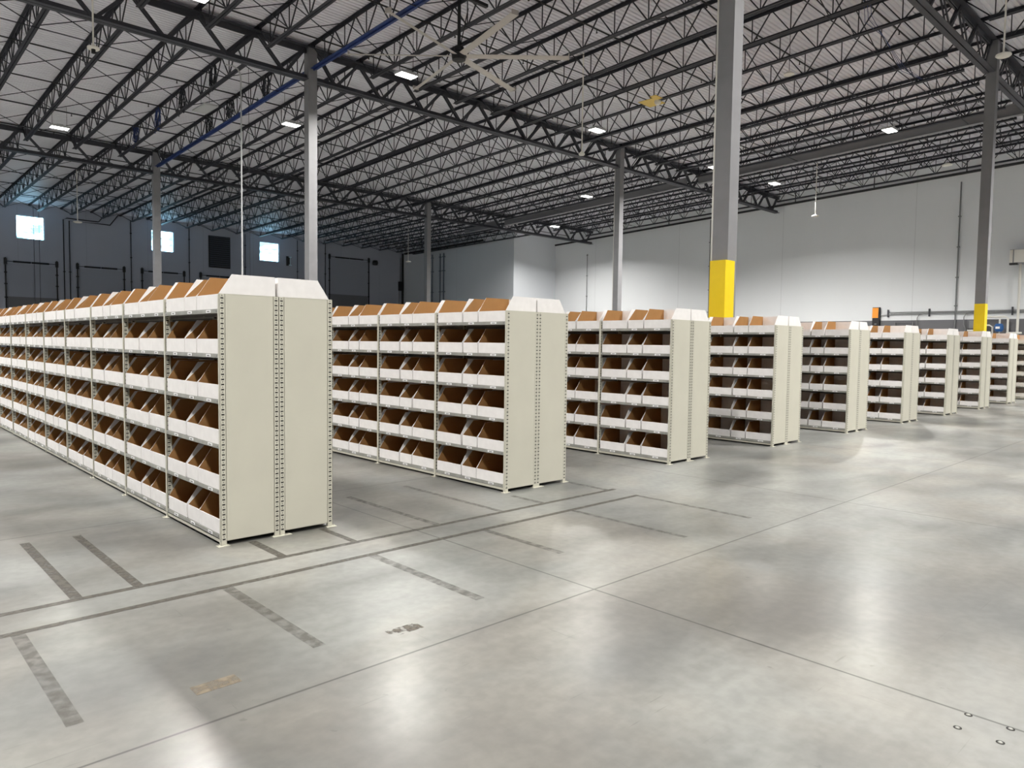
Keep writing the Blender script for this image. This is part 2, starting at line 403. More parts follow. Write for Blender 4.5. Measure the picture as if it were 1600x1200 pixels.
# bridging: crossed angles between neighbouring joists in rows
brn = 0
for bi, (ya, yb) in enumerate(BAYS):
    nrow = 4
    for r in range(nrow):
        y = ya+(yb-ya)*(r+.62)/(nrow+.25); m = MB(); zz = zt(y)+.10
        ok = False
        for i in range(len(joist_x)-1):
            xa, xb = joist_x[i], joist_x[i+1]
            if bi == 3 and xb > XC-.2: continue
            if not inview((xa, y, zz), (xb, y, zz), 60, 3): continue
            ok = True
            m.bar((xa, y, zz-.03), (xb, y, zz-JD+.02), .022, .022); m.bar((xa, y, zz-JD+.02), (xb, y, zz-.03), .022, .022)
            m.bar((xa, y+.02, zz-JD-.02), (xb, y+.02, zz-JD-.02), .022, .022) if (r % 2 == 0) else None
        if ok:
            brn += 1
            o = m.build('joist_bridging', M_joist)
            tag(o, 'thin crossed bridging bars between joists, %s row %s' % (ORD[r], BNAME[bi]), 'bridging', 'bridging rows between the joists')

# sprinkler branch pipes with heads
sy = [2.9+3.08*k for k in range(-4, 15)]
for k, y in enumerate(sy):
    if y > YB-1: continue
    z = zt(y)-.12; x1 = XR-.35 if y < YC else XC-.3
    x0 = next((x for x in [i*1.0 for i in range(-8, 40)] if inview((x, y, z), (x+1, y, z), 80, 2)), None)
    if x0 is None: continue
    t = thing('sprinkler_pipe', 'thin dark sprinkler pipe crossing the joists, %s counting towards the windows' % ORD[k], 'sprinkler pipe', (x0, y, z), 'sprinkler branch pipes')
    m = MB(); m.tube([(0, 0, 0), (x1-x0, 0, 0)], .024, 6); m.build('pipe', M_black, t)
    hx = 1.2; hm = MB(); hm.tube([(0, 0, 0), (0, 0, -.10)], .016, 6); hm.lathe([(.001, -.10), (.03, -.10), (.03, -.115), (.001, -.12)], (0, 0, 0), 8); hm = hm.mesh('sprinkler_head', M_black)
    while hx < x1-x0-.5:
        put('sprinkler_head', hm, t, (hx, 0, 0)); hx += 2.9
# grey beam parallel to the joists
t = tag(None or bpy.data.objects.new('roof_beam', None), 'long smooth grey beam among the dark joists, near the pale wall', 'beam'); COL.objects.link(t)
t.location = (31.65, 0, 0); m = MB()
for (w, dz0, dz1, y0b, y1b) in [(w, a, b_, c, d) for c, d in ((1.6, 15.95), (16.65, 31.05), (31.75, 35.3)) for w, a, b_ in ((.26, -.80, -.78), (.26, -.36, -.34), (.03, -.80, -.34))]:
    m.v += [(s*w/2, y, zt(y)+dz) for y in (y0b, y1b) for s in (-1, 1) for dz in (dz0, dz1)]
    n = len(m.v)-8
    for q in ((0, 1, 3, 2), (4, 6, 7, 5), (0, 4, 5, 1), (2, 3, 7, 6), (0, 2, 6, 4), (1, 5, 7, 3)): m.f.append(tuple(n+i for i in q)); m.m.append(0)
m.build('beam_body', M_beam, t)
m = MB()
for y in (8.0, 24.0, 39.0): m.bar((0, y, zt(y)-.35), (0, y, zt(y)+.12), .05)
m.build('hanger', M_gird, t)

# sprinkler main hung along the right wall
t = thing('sprinkler_main', 'black horizontal pipe on hangers along the top of the pale right wall', 'pipe', (XR-.16, 0, 0))
zr = lambda y: 10.93-.0395*(y-3.5)
m = MB(); m.tube([(0, -8, zr(-8)), (0, YC-.1, zr(YC-.1))], .07, 8); m.build('pipe', M_black, t)
for y in (-3, 1.4, 6.0, 10.6, 15.2, 19.8, 24.4, 29.0, 33.4):
    m = MB(); m.bar((0, y, zr(y)), (0, y, zd(y)), .045); m.build('hanger', M_black, t)

# ------------------------------------------------------------------ columns
def column(x, y, label, conduit=False):
    t = thing('steel_column', label, 'column', (x, y, 0), 'square steel columns'); h = .15; H = zt(y)-.02
    m = MB(); m.box((-h, -h, 0), (h, h, H)); m.build('shaft', M_col, t)
    g = .153; m = MB(); m.box((-g, -g, 0), (g, g, 3.086)); m.build('yellow_band', M_yel, t)['label'] = 'bright yellow painted foot of the column'
    m = MB(); m.box((-.24, -.24, 0), (.24, .24, .025))
    m.build('base_plate', M_col, t)
    m = MB(); m.box((-.2, -.2, H), (.2, .2, H+.02)); m.build('cap_plate', M_gird, t)
    if conduit:
        m = MB(); m.tube([(-.12, h+.03, .0), (-.12, h+.03, H-1)], .022, 8); m.build('conduit', M_pipew, t)['label'] = 'cream conduit clipped to the column'
        t.children[-1].location = (-.06, 0, 0)
for x, y, l, c in ((9.41, 1.28, 'big square column with bright yellow foot, nearest the camera', True),
                   (25.41, 1.20, 'square column with yellow foot near the right edge', False),
                   (9.41, 16.3, 'grey square column behind the nearest rack end', False),
                   (25.41, 16.3, 'grey square column behind the third rack', True),
                   (9.41, 31.4, 'thin-looking grey column in front of the middle window', False),
                   (25.41, 31.4, 'dark grey column in front of the blue-grey wall', False)): column(x, y, l, c)

# ------------------------------------------------------------------ high bay lamps
def lamp(x, y, z, label, lit=True):
    t = thing('high_bay_lamp', label, 'lamp', (x, y, z), 'high bay lamps under the roof')
    m = MB(); m.box((-.32, -.20, .0), (.32, .20, .07)); m.box((-.10, -.16, .07), (.10, .16, .13))
    for k in range(-4, 5): m.box((k*.06-.004, -.19, .07), (k*.06+.004, .19, .10))
    m.build('housing', M_lamp, t)
    m = MB(); m.box((-.29, -.17, -.012), (.29, .17, 0)); m.build('lens', M_lens if lit else M_dim, t)
    m = MB(); top = zd(y)-z
    for s in (-1, 1): m.bar((s*.25, 0, .07), (s*.25, 0, top), .012)
    m.build('hanger', M_black, t)
    if lit:
        ld = bpy.data.lights.new('lamp_light', 'AREA'); ld.shape = 'RECTANGLE'; ld.size = .56; ld.size_y = .32
        ld.energy = LAMP_W*(2.0 if x > 26 else 1.4 if y > 12 else 1.3 if (x < 0 and -4 < y < 6) else 1.6 if (x > 10 and -5 < y < 0) else .5 if (0 < x < 8 and y < 0) else 1.1 if y < 0 else 1.0); ld.color = (1, .975, .93); ld.spread = math.radians(125 if x < -8 else 150)
        lo = bpy.data.objects.new('lamp_light', ld); COL.objects.link(lo); lo.parent = t; lo.location = (0, 0, -.03)
LN = ['glowing high bay lamp just below the ceiling fan', 'glowing lamp just left of the column behind the nearest rack', 'glowing lamp at the far left of the ceiling',
      'glowing lamp right of the fan, above the middle girder', 'glowing lamp at right, left of the far right column', 'small glowing lamp left of the second grey column, upper one',
      'small glowing lamp farthest away, above the pale block corner', 'glowing lamp right of the big near column, above the pale wall',
      'glowing lamp at the left edge of the big near column', 'bright lamp at the very top edge, above the left girder']
for (x, y), l in zip(LIT, LN): lamp(x, y, 9.8, l)
for i, (x, y) in enumerate(OFFV): lamp(x, y, 10.0, 'unseen high bay lamp behind the camera or out to the left, outside the picture')
def ring_lamp(x, y, z, label, r=.16):
    t = thing('unlit_dome_lamp', label, 'lamp', (x, y, z)); m = MB()
    m.lathe([(.001, .10), (r*.4, .10), (r, .03), (r*1.05, 0), (r*.8, -.02), (r*.55, 0), (.001, .01)], n=24); m.build('dome', M_dish, t)
    m = MB(); m.bar((0, 0, .09), (0, 0, zd(y)-z), .012); m.build('hanger', M_black, t)
ring_lamp(20.2, 5.5, 10.2, 'small white ring-shaped fitting hanging under the joists, right of the near column')
ring_lamp(34.2, 4.9, 9.75, 'small white disc fitting under the joists above the right wall', .2)
t = thing('unlit_fixture', 'grey unlit strip fixture hanging by the cable loops at upper left', 'lamp', (8.2, 22.0, 10.05))
m = MB(); m.box((-.25, -.6, 0), (.25, .6, .06)); m.box((-.2, -.55, -.01), (.2, .55, 0)); m.build('housing', M_lamp, t)
m = MB(); m.bar((0, -.4, .06), (0, -.4, .85), .01); m.bar((0, .4, .06), (0, .4, .85), .01); m.build('hanger', M_black, t)
# yellow plate with sensor
t = thing('yellow_ceiling_plate', 'yellow square plate with a small lamp under the joists, left of the big column', 'sign', (19.45, 9.95, 10.2))
m = MB(); m.box((-.42, -.10, 0), (.30, .55, .02)); m.build('plate', M_yplate, t)
m = MB(); m.box((-.62, -.34, 0), (-.20, -.10, .02)); m.build('side_plate', M_yplate, t)
m = MB(); m.lathe([(.001, 0), (.11, 0), (.12, -.06), (.08, -.14), (.001, -.15)], (-.12, -.08, 0), 16); m.build('lamp_head', M_dish, t)
m = MB(); m.bar((-.1, .1, .02), (-.1, .1, .9), .015); m.build('hanger', M_black, t)

# pendant dishes on poles
def pendant(x, y, zb, ztop, label, r=.15):
    t = thing('pendant_antenna', label, 'pendant', (x, y, zb), 'white dishes on ceiling poles')
    m = MB(); m.tube([(0, 0, .05), (0, 0, ztop-zb)], .022, 8); m.build('pole', M_dish, t)
    m = MB(); m.lathe([(.001, .09), (.04, .09), (.07, .06), (r, .035), (r*1.05, 0), (r*.85, -.03), (r*.6, -.015), (.001, -.015)], n=24); m.build('dish', M_dish, t)
    return t
t = pendant(3.03, 15.73, 9.0, zd(15.7), 'white dish on a pole hanging at upper left of the ceiling', .14)
m = MB(); m.lathe([(.001, -.02), (.05, -.02), (.05, -.12), (.001, -.13)], n=12); m.build('sensor', M_black, t)
pendant(19.6, -.43, 9.0, zd(-.4), 'white round dish on a pole in the top right corner', .17)
pendant(16.4, 10.8, 7.95, zd(10.8), 'pole with small white dish hanging in front of the middle girder', .10)
pendant(34.2, 10.75, 8.2, zd(10.7), 'white pole with dish in front of the pale wall, right of the near column', .17)
pendant(29.03, 38.6, 7.5, zd(38.6), 'thin pole with dish in front of the dark back corner', .2)
pendant(7.6, 38.1, 7.66, zd(38.1), 'white pole with dish in front of the back wall, left of the middle window', .2)
o = MB(); o.tube([(7.1, 17.43, 10.15), (7.35, 17.43, 10.17), (7.5, 17.43, 10.12), (7.58, 17.43, 9.98), (7.6, 17.43, 9.8), (7.6, 17.43, .02)], .025, 8)
tag(o.build('drop_conduit', M_lamp), 'long white vertical conduit dropping from the roof left of the grey column', 'conduit')
o = MB(); o.tube([(7.84, 17.41, 10.25), (7.85, 17.41, 2.5), (7.83, 17.41, .02)], .007, 6)
tag(o.build('hanging_cable', M_cable), 'thin black cable hanging beside the long white conduit', 'cable')

# ceiling fan
t = thing('ceiling_fan', 'very large six-bladed ceiling fan under the joists at top centre', 'fan', (9.95, 9.42, 9.0))
m = MB(); m.lathe([(.001, -.13), (.10, -.13), (.17, -.10), (.19, 0), (.19, .05), (.13, .12), (.13, .22), (.06, .24), (.001, .24)], n=24); m.build('motor_hub', M_black, t)
m = MB(); m.tube([(0, 0, .2), (0, 0, zt(9.4)-9.0-.65)], .045, 10); m.build('down_rod', M_black, t)
m = MB(); m.box((-.95, -.05, zt(9.4)-9.0-.68), (.95, .05, zt(9.4)-9.0-.60)); m.bar((.05, 0, .3), (.3, .0, 1.3), .02); m.build('mounting_bar', M_black, t)
bm = MB()
sec = [(-.085, .0), (-.04, .018), (.03, .02), (.085, .004), (.03, -.006), (-.04, -.008)]
for rr in (.2, 2.85):
    for (a, b_) in sec: bm.v.append((rr, a, b_-a*.30))
for k in range(6): bm.f.append((k, (k+1) % 6, 6+(k+1) % 6, 6+k)); bm.m.append(0)
bm.f.append((5, 4, 3, 2, 1, 0)); bm.m.append(0); bm.f.append((6, 7, 8, 9, 10, 11)); bm.m.append(0)
bm.box((2.84, -.09, -.02), (2.86, .09, .09)); bm = bm.mesh('fan_blade', M_fan)
for k in range(6):
    b_ = put('blade', bm, t); b_.rotation_euler = (0, 0, math.radians(17+60*k))

# coils of cable tied to the joists
def coil(x, y, z, sx, label, mt=M_cable, seed=0):
    rnd = random.Random(seed); m = MB()
    for k in range(7):
        ry = .16+.09*rnd.random(); rz = .34+.14*rnd.random(); ox = rnd.uniform(-.05, .05); oy = rnd.uniform(-.05, .05)
        pts = [(ox+.03*math.sin(3*a+k), oy+ry*math.cos(a), -.0+rz*math.sin(a)-rz*.2) for a in [2*math.pi*i/20 for i in range(21)]]
        m.tube(pts, .014, 5)
    m.tube([(0, 0, .2), (.02, .25, -.35), (.0, .35, -.62), (.02, .55, -.5), (0, .7, -.35)], .012, 5)
    tag(m.build('cable_coil', mt, None, (x, y, z)), label, 'cable coil', 'cable coils tied to the joists')
for i, (x, y, z, l, mt) in enumerate(((7.63, 19.8, 10.62, 'black cable coil on the joist left of the white conduit, top one', M_cable),
    (7.63, 22.7, 10.5, 'cable coil on the joist left of the white conduit, second down', M_cable), (7.63, 25.4, 10.42, 'blue cable coil on the joist left of the white conduit, third down', M_bluecable),
    (7.63, 28.2, 10.36, 'dark cable coil on the joist left of the conduit, lowest', M_bluecable), (9.41, 19.6, 10.7, 'black cable coil on the blue joist, nearest the column', M_cable),
    (9.41, 22.7, 10.6, 'black cable coil on the blue joist, second from the column', M_cable), (9.41, 24.9, 10.5, 'black cable coil on the blue joist, farthest from the column', M_cable))):
    coil(x, y, z, 1, l, mt, i)
# loose wires under the deck at the top right
m = MB()
for k in range(3):
    m.tube([(17.2+.05*k, 2.0+.1*k, 11.1), (19+.05*k, 2.6+.1*k, 10.75-.05*k), (21+.04*k, 3.0, 10.9), (23.5, 3.2+.05*k, 10.7-.04*k), (26, 3.3, 10.9)], .008, 5)
tag(m.build('sagging_wires', M_bluecable), 'bundle of thin blue wires sagging under the deck at upper right', 'wire')

# ------------------------------------------------------------------ back wall equipment
YW = YB
def track_door(x0, x1, ztop, zbot, label, big=False):
    """overhead dock door: tracks running up the wall, spring bar across the top"""
    t = thing('dock_door', label, 'dock door', (x0, YW, 0), 'overhead dock doors in the back wall'); w = x1-x0
    m = MB(); m.box((.08, -.03, 0), (w-.08, .0, zbot)); 
    for k in range(1, 7): m.box((.08, -.035, zbot*k/7-.01), (w-.08, -.028, zbot*k/7+.01))
    m.build('door_panel', M_doorp, t)
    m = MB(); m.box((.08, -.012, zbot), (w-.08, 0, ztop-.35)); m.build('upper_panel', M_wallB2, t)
    for xx in (.0, w):
        m = MB(); m.box((xx-.035, -.10, 0), (xx+.035, -.02, ztop)); m.box((xx-.08, -.12, ztop-.42), (xx+.08, 0, ztop-.05))
        for z in [ztop*.35, ztop*.5, ztop*.62, ztop*.75, ztop*.86]: m.box((xx-.08, -.06, z-.04), (xx+.08, 0, z+.04))
        m.build('track', M_black, t)
    m = MB(); m.tube([(0, -.12, ztop-.24), (w, -.12, ztop-.24)], .02, 6); m.build('shaft', M_black, t)
    m = MB(); m.tube([(w*.14, -.12, ztop-.24), (w*.48, -.12, ztop-.24)], .055, 8); m.tube([(w*.5, -.12, ztop-.24), (w*.84, -.12, ztop-.24)], .055, 8)
    m.build('spring', M_black, t)
M_doorp = mat('door_panel_paint', (.15, .155, .17), .5); M_wallB2 = mat('door_upper_daylight_tint', (.32, .345, .405), .7, spec=.25)  # upper panel follows the back wall's daylight-tinted colour
for x0, x1, l in ((6.25, 9.08, 'dock door with dark tracks below the left window'), (10.28, 13.16, 'second dock door from the left, right of the pipe pair'),
                  (14.33, 17.22, 'dock door crossed by the far grey column, below the middle window'), (18.42, 21.3, 'dock door whose corner shows above the nearest rack bins')):
    track_door(x0, x1, 6.66, 4.19, l)
track_door(29.2, 33.1, 9.05, 5.65, 'tall drive-in door with black spring bar at the right of the back wall')
t = thing('wall_louvre', 'dark square louvred vent on the back wall left of the right window', 'vent', (19.86, YW, 8.28))
m = MB(); m.box((-.82, -.06, -1.2), (.82, 0, 1.2)); m.build('vent_frame', M_black, t)
m = MB()
for k in range(15):
    z = -1.1+k*.155; m.v += [(-.76, -.12, z), (.76, -.12, z), (.76, -.06, z+.10), (-.76, -.06, z+.10)]; n = len(m.v)-4; m.f.append((n, n+1, n+2, n+3)); m.m.append(0)
    m.box((-.76, -.125, z-.008), (.76, -.11, z+.008))
m.build('blades', mat('louvre_grey', (.05, .055, .07), .5), t)
t = thing('wall_bracket', 'small dark bracket with two bright ends right of the right window', 'bracket', (25.5, YW, 8.1))
m = MB(); m.box((-.2, -.08, -.38), (.12, 0, .38)); m.build('back_plate', M_black, t)
m = MB(); m.box((-.02, -.12, -.36), (.22, -.08, -.29)); m.box((-.02, -.12, .29), (.22, -.08, .36)); m.box((.08, -.1, -.3), (.12, -.08, .3)); m.build('bright_frame', mat('pale_metal', (.6, .8, .85), .3), t)
t = thing('wall_fan_lamp', 'dark round dock lamp beside the tall drive-in door', 'lamp', (33.65, YW, 8.65))
m = MB(); m.box((-.12, -.1, -.15), (.12, 0, .15)); m.build('mount', M_black, t)
m = MB(); m.lathe([(.001, -.2), (.2, -.2), (.26, 0), (.2, .2), (.001, .2)], (0, -.25, 0), 14); m.build('head', M_black, t)
t = thing('electrical_panel', 'black electrical box on the wall in the dark back corner', 'electrical box', (36.45, YW, 6.75))
m = MB(); m.box((-.16, -.25, -.42), (.28, 0, .42)); m.build('box', M_black, t)
m = MB(); m.tube([(.02, -.08, .42), (.02, -.08, 2.6)], .03, 6); m.tube([(-.12, -.08, -.42), (-.12, -.08, -6.7)], .03, 6); m.build('conduit', M_conduit, t)
def pipe(name, pts, r, mt, label, cat='pipe', clamps=(), group=None):
    t = thing(name, label, cat, pts[0], group); p0 = Vector(pts[0]); m = MB(); m.tube([Vector(p)-p0 for p in pts], r, 8); m.build('pipe', mt, t)
    for c in clamps:
        c = Vector(c)-p0; m = MB(); m.box(c-Vector((r*1.8, r*1.8, .03)), c+Vector((r*1.8, r*1.8, .03))); m.build('clamp', mt, t)
    return t
yw = YW-.08
pipe('wall_pipe', [(9.50, yw, 0), (9.50, yw, 9.45), (9.72, yw, 9.56), (11.6, yw, 9.54), (11.6, yw-2.0, 9.9)], .035, M_black, 'black pipe turning along the back wall, left one of the pair', clamps=[(9.5, yw, 6), (9.5, yw, 3)])
pipe('wall_pipe', [(9.84, yw, 0), (9.84, yw, 9.40), (11.9, yw, 9.42), (12.3, yw, 9.40), (12.3, yw-2.0, 9.85)], .035, M_black, 'black pipe turning along the back wall, right one of the pair', clamps=[(9.84, yw, 6), (9.84, yw, 3)])
for x, l in ((13.62, 'left of the middle window'), (17.6, 'between the middle window and the louvre'), (21.85, 'just left of the right window'), (26.25, 'just left of the front grey column'), (28.8, 'left of the tall drive-in door')):
    pipe('wall_conduit', [(x, yw, 0), (x, yw, zt(YB)-.2)], .03, M_black, 'thin dark vertical conduit on the back wall, '+l, 'conduit', [(x, yw, z) for z in (5.6, 7.3, 9.0)], 'conduits on the back wall')
for x, l in ((7.72, 'left'), (8.02, 'right')):
    pipe('thin_cable_drop', [(x, YW-.6, .02), (x, YW-.6, zt(YB)-.1)], .012, M_black, 'thin dark vertical line crossing the left window, %s one' % l, 'cable', (), 'cable drops at the left window')
# corner and block wall pipes
pipe('corner_pipe', [(XC-.1, YB-.15, 0), (XC-.1, YB-.15, 9.75), (XC-.15, YB-.6, 9.7), (XC-.15, 39.0, 9.9)], .09, M_black, 'thick black pipe up the dark back corner and along the blue-grey wall', 'pipe')
for y, r, l in ((45.76, .06, 'leftmost'), (44.62, .05, 'middle'), (44.13, .06, 'rightmost')):
    pipe('block_pipe', [(XC-.12, y, 0), (XC-.12, y, 9.3)], r, mat('bluegrey_pipe', (.12, .14, .18), .5) if 'bluegrey_pipe' not in MATS else MATS['bluegrey_pipe'],
         'grey vertical pipe on the blue-grey wall, %s of three' % l, 'pipe', [(XC-.12, y, z) for z in (6.0, 7.8, 9.0)], 'pipes on the blue-grey wall')

# ------------------------------------------------------------------ right wall equipment
xw = XR-.07
for y, zt_, l in ((6.25, 10.4, 'thin grey conduit on the pale wall left of the far right column'), (32.0, 8.7, 'thin conduit at the far left end of the pale wall'),
                  (21.1, 10.1, 'grey conduit on the pale wall just left of the big near column')):
    pipe('wall_conduit', [(xw, y, 0), (xw, y, zt_)], .035 if y != 32.0 else .025, M_conduit, l, 'conduit', [(xw, y, z) for z in (3.9, 5.4, 7.0, 8.6)], 'conduits on the pale wall')
for k in range(3):
    z = 3.62-.06*k
    pts = [(xw, -3, z-.02), (xw, 9.6-.1*k, z)]
    if k == 2: pts += [(xw, 9.95, z-.05), (xw, 10.1, z-.3)]
    pipe('horizontal_conduit', pts, .022, M_conduit, 'grey horizontal conduit on the pale wall, %s of three' % ('top', 'middle', 'lowest')[k], 'conduit', (), 'horizontal conduits on the pale wall')
for y in (9.6, 7.5, 5.3, 3.7):
    m = MB(); m.box((xw-.06, y-.03, 3.36), (XR, y+.03, 3.78))
    tag(m.build('strut_bracket', M_gird), 'dark upright bracket holding the horizontal conduits, %s from the left' % ORD[[9.6, 7.5, 5.3, 3.7].index(y)], 'bracket', 'brackets of the horizontal conduits')
for y, l in ((8.0, 'left'), (5.75, 'right')):
    pipe('branch_conduit', [(xw-.04, y-.25, 3.5), (xw-.04, y, 3.45), (xw-.04, y+.08, 3.3), (xw-.04, y+.08, 2.9), (xw-.04, y+.0, 2.7), (xw-.04, y+.0, 1.2)], .022, M_conduit, 'curved grey conduit dropping from the horizontal run, %s one' % l, 'conduit')
pipe('low_conduit', [(xw-.02, 9.2, 0), (xw-.02, 9.2, 3.05), (xw-.02, 8.3, 3.06), (xw-.02, 8.3, 0)], .03, M_conduit, 'low grey conduit loop on the dark band right of the charger', 'conduit')
t = thing('battery_charger', 'black wall charger with an orange top panel', 'charger', (XR-.35, 10.15, 1.9))
m = MB(); m.box((.12, -.12, 0), (.35, .24, 2.02)); m.build('cabinet', M_black, t)
m = MB(); m.box((.10, -.08, 1.42), (.12, .24, 1.99)); m.build('orange_panel', M_orange, t)['label'] = 'orange front panel'
m = MB(); m.box((.11, .0, 1.05), (.12, .12, 1.1)); m.build('badge', M_conduit, t)
t = thing('wall_heater', 'white box high on the pale wall at the right edge', 'wall unit', (XR-.4, 2.9, 6.25))
m = MB(); m.box((-.3, -1.2, -.32), (.4, .9, .32)); m.build('box', M_dish, t)
m = MB(); m.box((-.34, .72, -.34), (.4, .76, .34)); m.box((-.31, -1.2, -.35), (.4, .9, -.32)); m.box((-.31, -1.2, .32), (.4, .9, .335)); m.build('seam', M_conduit, t)
m = MB(); m.box((-.34, .55, -.42), (-.1, .9, -.32)); m.build('bracket', M_black, t)
pipe('white_down_pipe', [(XR-.25, 3.42, 0), (XR-.25, 3.42, 5.95)], .06, M_pipew, 'thick cream pipe rising to the white box at the right edge')
for pts, r, l in (([(41.1, 4.95, 2.2), (41.1, 4.95, 3.2), (41.1, 4.75, 3.27), (41.1, 3.95, 3.27), (41.1, 3.8, 3.2), (41.1, 3.8, 2.2)], .05, 'cream pipe bend beside the yellow column foot, outer loop'),
                  ([(41.1, 5.1, 2.85), (41.1, 4.6, 2.85), (41.1, 4.45, 2.75), (41.1, 4.45, 2.2)], .04, 'cream pipe bend beside the yellow column foot, inner loop'),
                  ([(41.1, 3.85, 2.45), (41.1, 3.2, 2.45)], .05, 'short cream pipe at the right edge above the racks'),
                  ([(41.1, 4.15, 2.2), (41.1, 4.15, 3.2)], .04, 'short cream riser above the blue valve')):
    pipe('cream_pipe', pts, r, M_pipew, l)
t = thing('blue_valve', 'round blue valve between the cream pipes at right', 'valve', (41.0, 4.15, 2.72))
m = MB(); m.lathe([(.001, -.2), (.14, -.2), (.2, -.1), (.2, .1), (.14, .2), (.001, .2)], n=16); m.build('valve_body', M_valve, t)
m = MB(); m.box((-.22, -.08, -.06), (-.19, .1, .05)); m.build('valve_tag', M_tag, t)
t = thing('electric_box', 'grey and black box on the dark band beside the column foot', 'electrical box', (XR-.2, 5.2, 2.6))
m = MB(); m.box((0, -.35, .1), (.2, .35, .5)); m.build('grey_box', M_conduit, t)
m = MB(); m.box((-.05, -.4, -.25), (.2, .4, .08)); m.build('black_box', M_black, t)
m = MB(); m.tube([(-.1, -.4, -.02), (-.1, .4, -.02)], .05, 8); m.build('pipe', M_pipew, t)

# ------------------------------------------------------------------ shelving racks
BW = 1.22; D = .474; PH = 1.93
LV = [.085, .43, .782, 1.126, 1.475, 1.815]
RX = [0, 3.02937, 5.94414, 8.71053, 11.55, 14.38273, 17.22876, 20.10593, 22.99958, 25.88, 28.76]
RY = [0, .06268, -.01105, -.07284, -.09753, -.11813, -.14133, -.1569, -.16444, -.168, -.17]
def slots(m, x0, x1, y, z0, z1, face):
    """rows of keyhole slots: long slot and small dot alternating; on a face of constant y"""
    xc = (x0+x1)/2; z = z0
    while z < z1:
        m.box((xc-.011, y-.0006, z-.005), (xc+.011, y+.0006, z+.005), 1)
        m.box((xc-.003, y-.0006, z+.016), (xc+.003, y+.0006, z+.022), 1)
        z += .0385
def post_mesh(front, end):
    m = MB(); s = 1 if front else -1           # local x from the outer face inwards
    def bx(a, b_, mi=0): m.box((s*a[0], a[1], a[2]), (s*b_[0], b_[1], b_[2]), mi)
    if end:
        bx((0, -.004, .003), (.045, -.001, PH)); bx((0, -.004, .003), (.002, .026, PH)); bx((.042, -.004, .003), (.045, .01, PH))
        a, b_ = sorted((s*.004, s*.040)); slots(m, a, b_, -.0045, .05, PH-.03, 0)
    else:
        bx((0, -.016, .003), (.002, .016, PH)); bx((0, -.0015, .003), (.05, .0015, PH)); bx((.048, -.008, .003), (.05, .008, PH))
        a, b_ = sorted((s*.010, s*.044)); slots(m, a, b_, -.0018, .05, PH-.03, 0)
    return m.mesh('post', [M_panel, M_slot])
P_fe, P_re, P_f, P_r = post_mesh(True, True), post_mesh(False, True), post_mesh(True, False), post_mesh(False, False)
m = MB(); m.box((.044, -.002, .035), (D-.044, .001, PH-.001)); m.box((.044, -.002, .035), (D-.044, .012, .04)); m.box((.044, -.002, PH-.004), (D-.044, .012, PH)); PANEL = m.mesh('end_panel', M_panel)
m = MB(); m.box((-.03, -.03, 0), (.06, .03, .004)); m.tube([(-.018, 0, .002), (-.018, 0, .012)], .006, 6); FOOT = m.mesh('foot_plate', M_panel)
m = MB(); m.box((.005, .02, -.008), (D-.003, BW-.02, 0), 2); m.box((.001, .018, -.034), (.004, BW-.018, .001)); m.box((.001, .018, -.034), (.016, BW-.018, -.031))
m.box((D-.004, .018, -.034), (D-.001, BW-.018, 0)); m.box((.12, .02, -.03), (.122, BW-.02, -.008), 2); m.box((.34, .02, -.03), (.342, BW-.02, -.008), 2)
m.box((-.0005, .05, -.020), (.001, .056, -.014), 1); m.box((-.0005, BW-.056, -.020), (.001, BW-.05, -.014), 1)
SHELF = m.mesh('shelf', [M_galv, M_slot, M_galvd])
m = MB(); m.box((.004, .018, .022), (.007, BW-.018, .047)); m.box((D-.007, .018, .022), (D-.004, BW-.018, .047)); KICK = m.mesh('base_strip', M_panel)
m = MB(); m.box((-.0012, -.045, -.010), (.0012, .045, .012)); 
for k in range(-3, 4): m.box((-.0016, k*.007-.0025, -.004), (-.0008, k*.007+.0025, .004), 1)
TAG = m.mesh('shelf_label', [M_tag, M_ink])
m = MB(); m.box((0, .004, .05), (.0015, BW-.004, PH-.03))
for k in range(14):
    for yy in (.10, BW-.10): m.box((-.0006, yy-.004, .2+k*.12), (.0021, yy+.004, .208+k*.12), 1)
BACK = m.mesh('back_panel', [M_galvd, M_slot])
TAGY = [.22, .60, .97]
RN = ['nearest rack', 'second rack', 'third rack', 'fourth rack', 'fifth rack', 'sixth rack', 'seventh rack', 'eighth rack', 'ninth rack', 'tenth rack', 'eleventh rack']
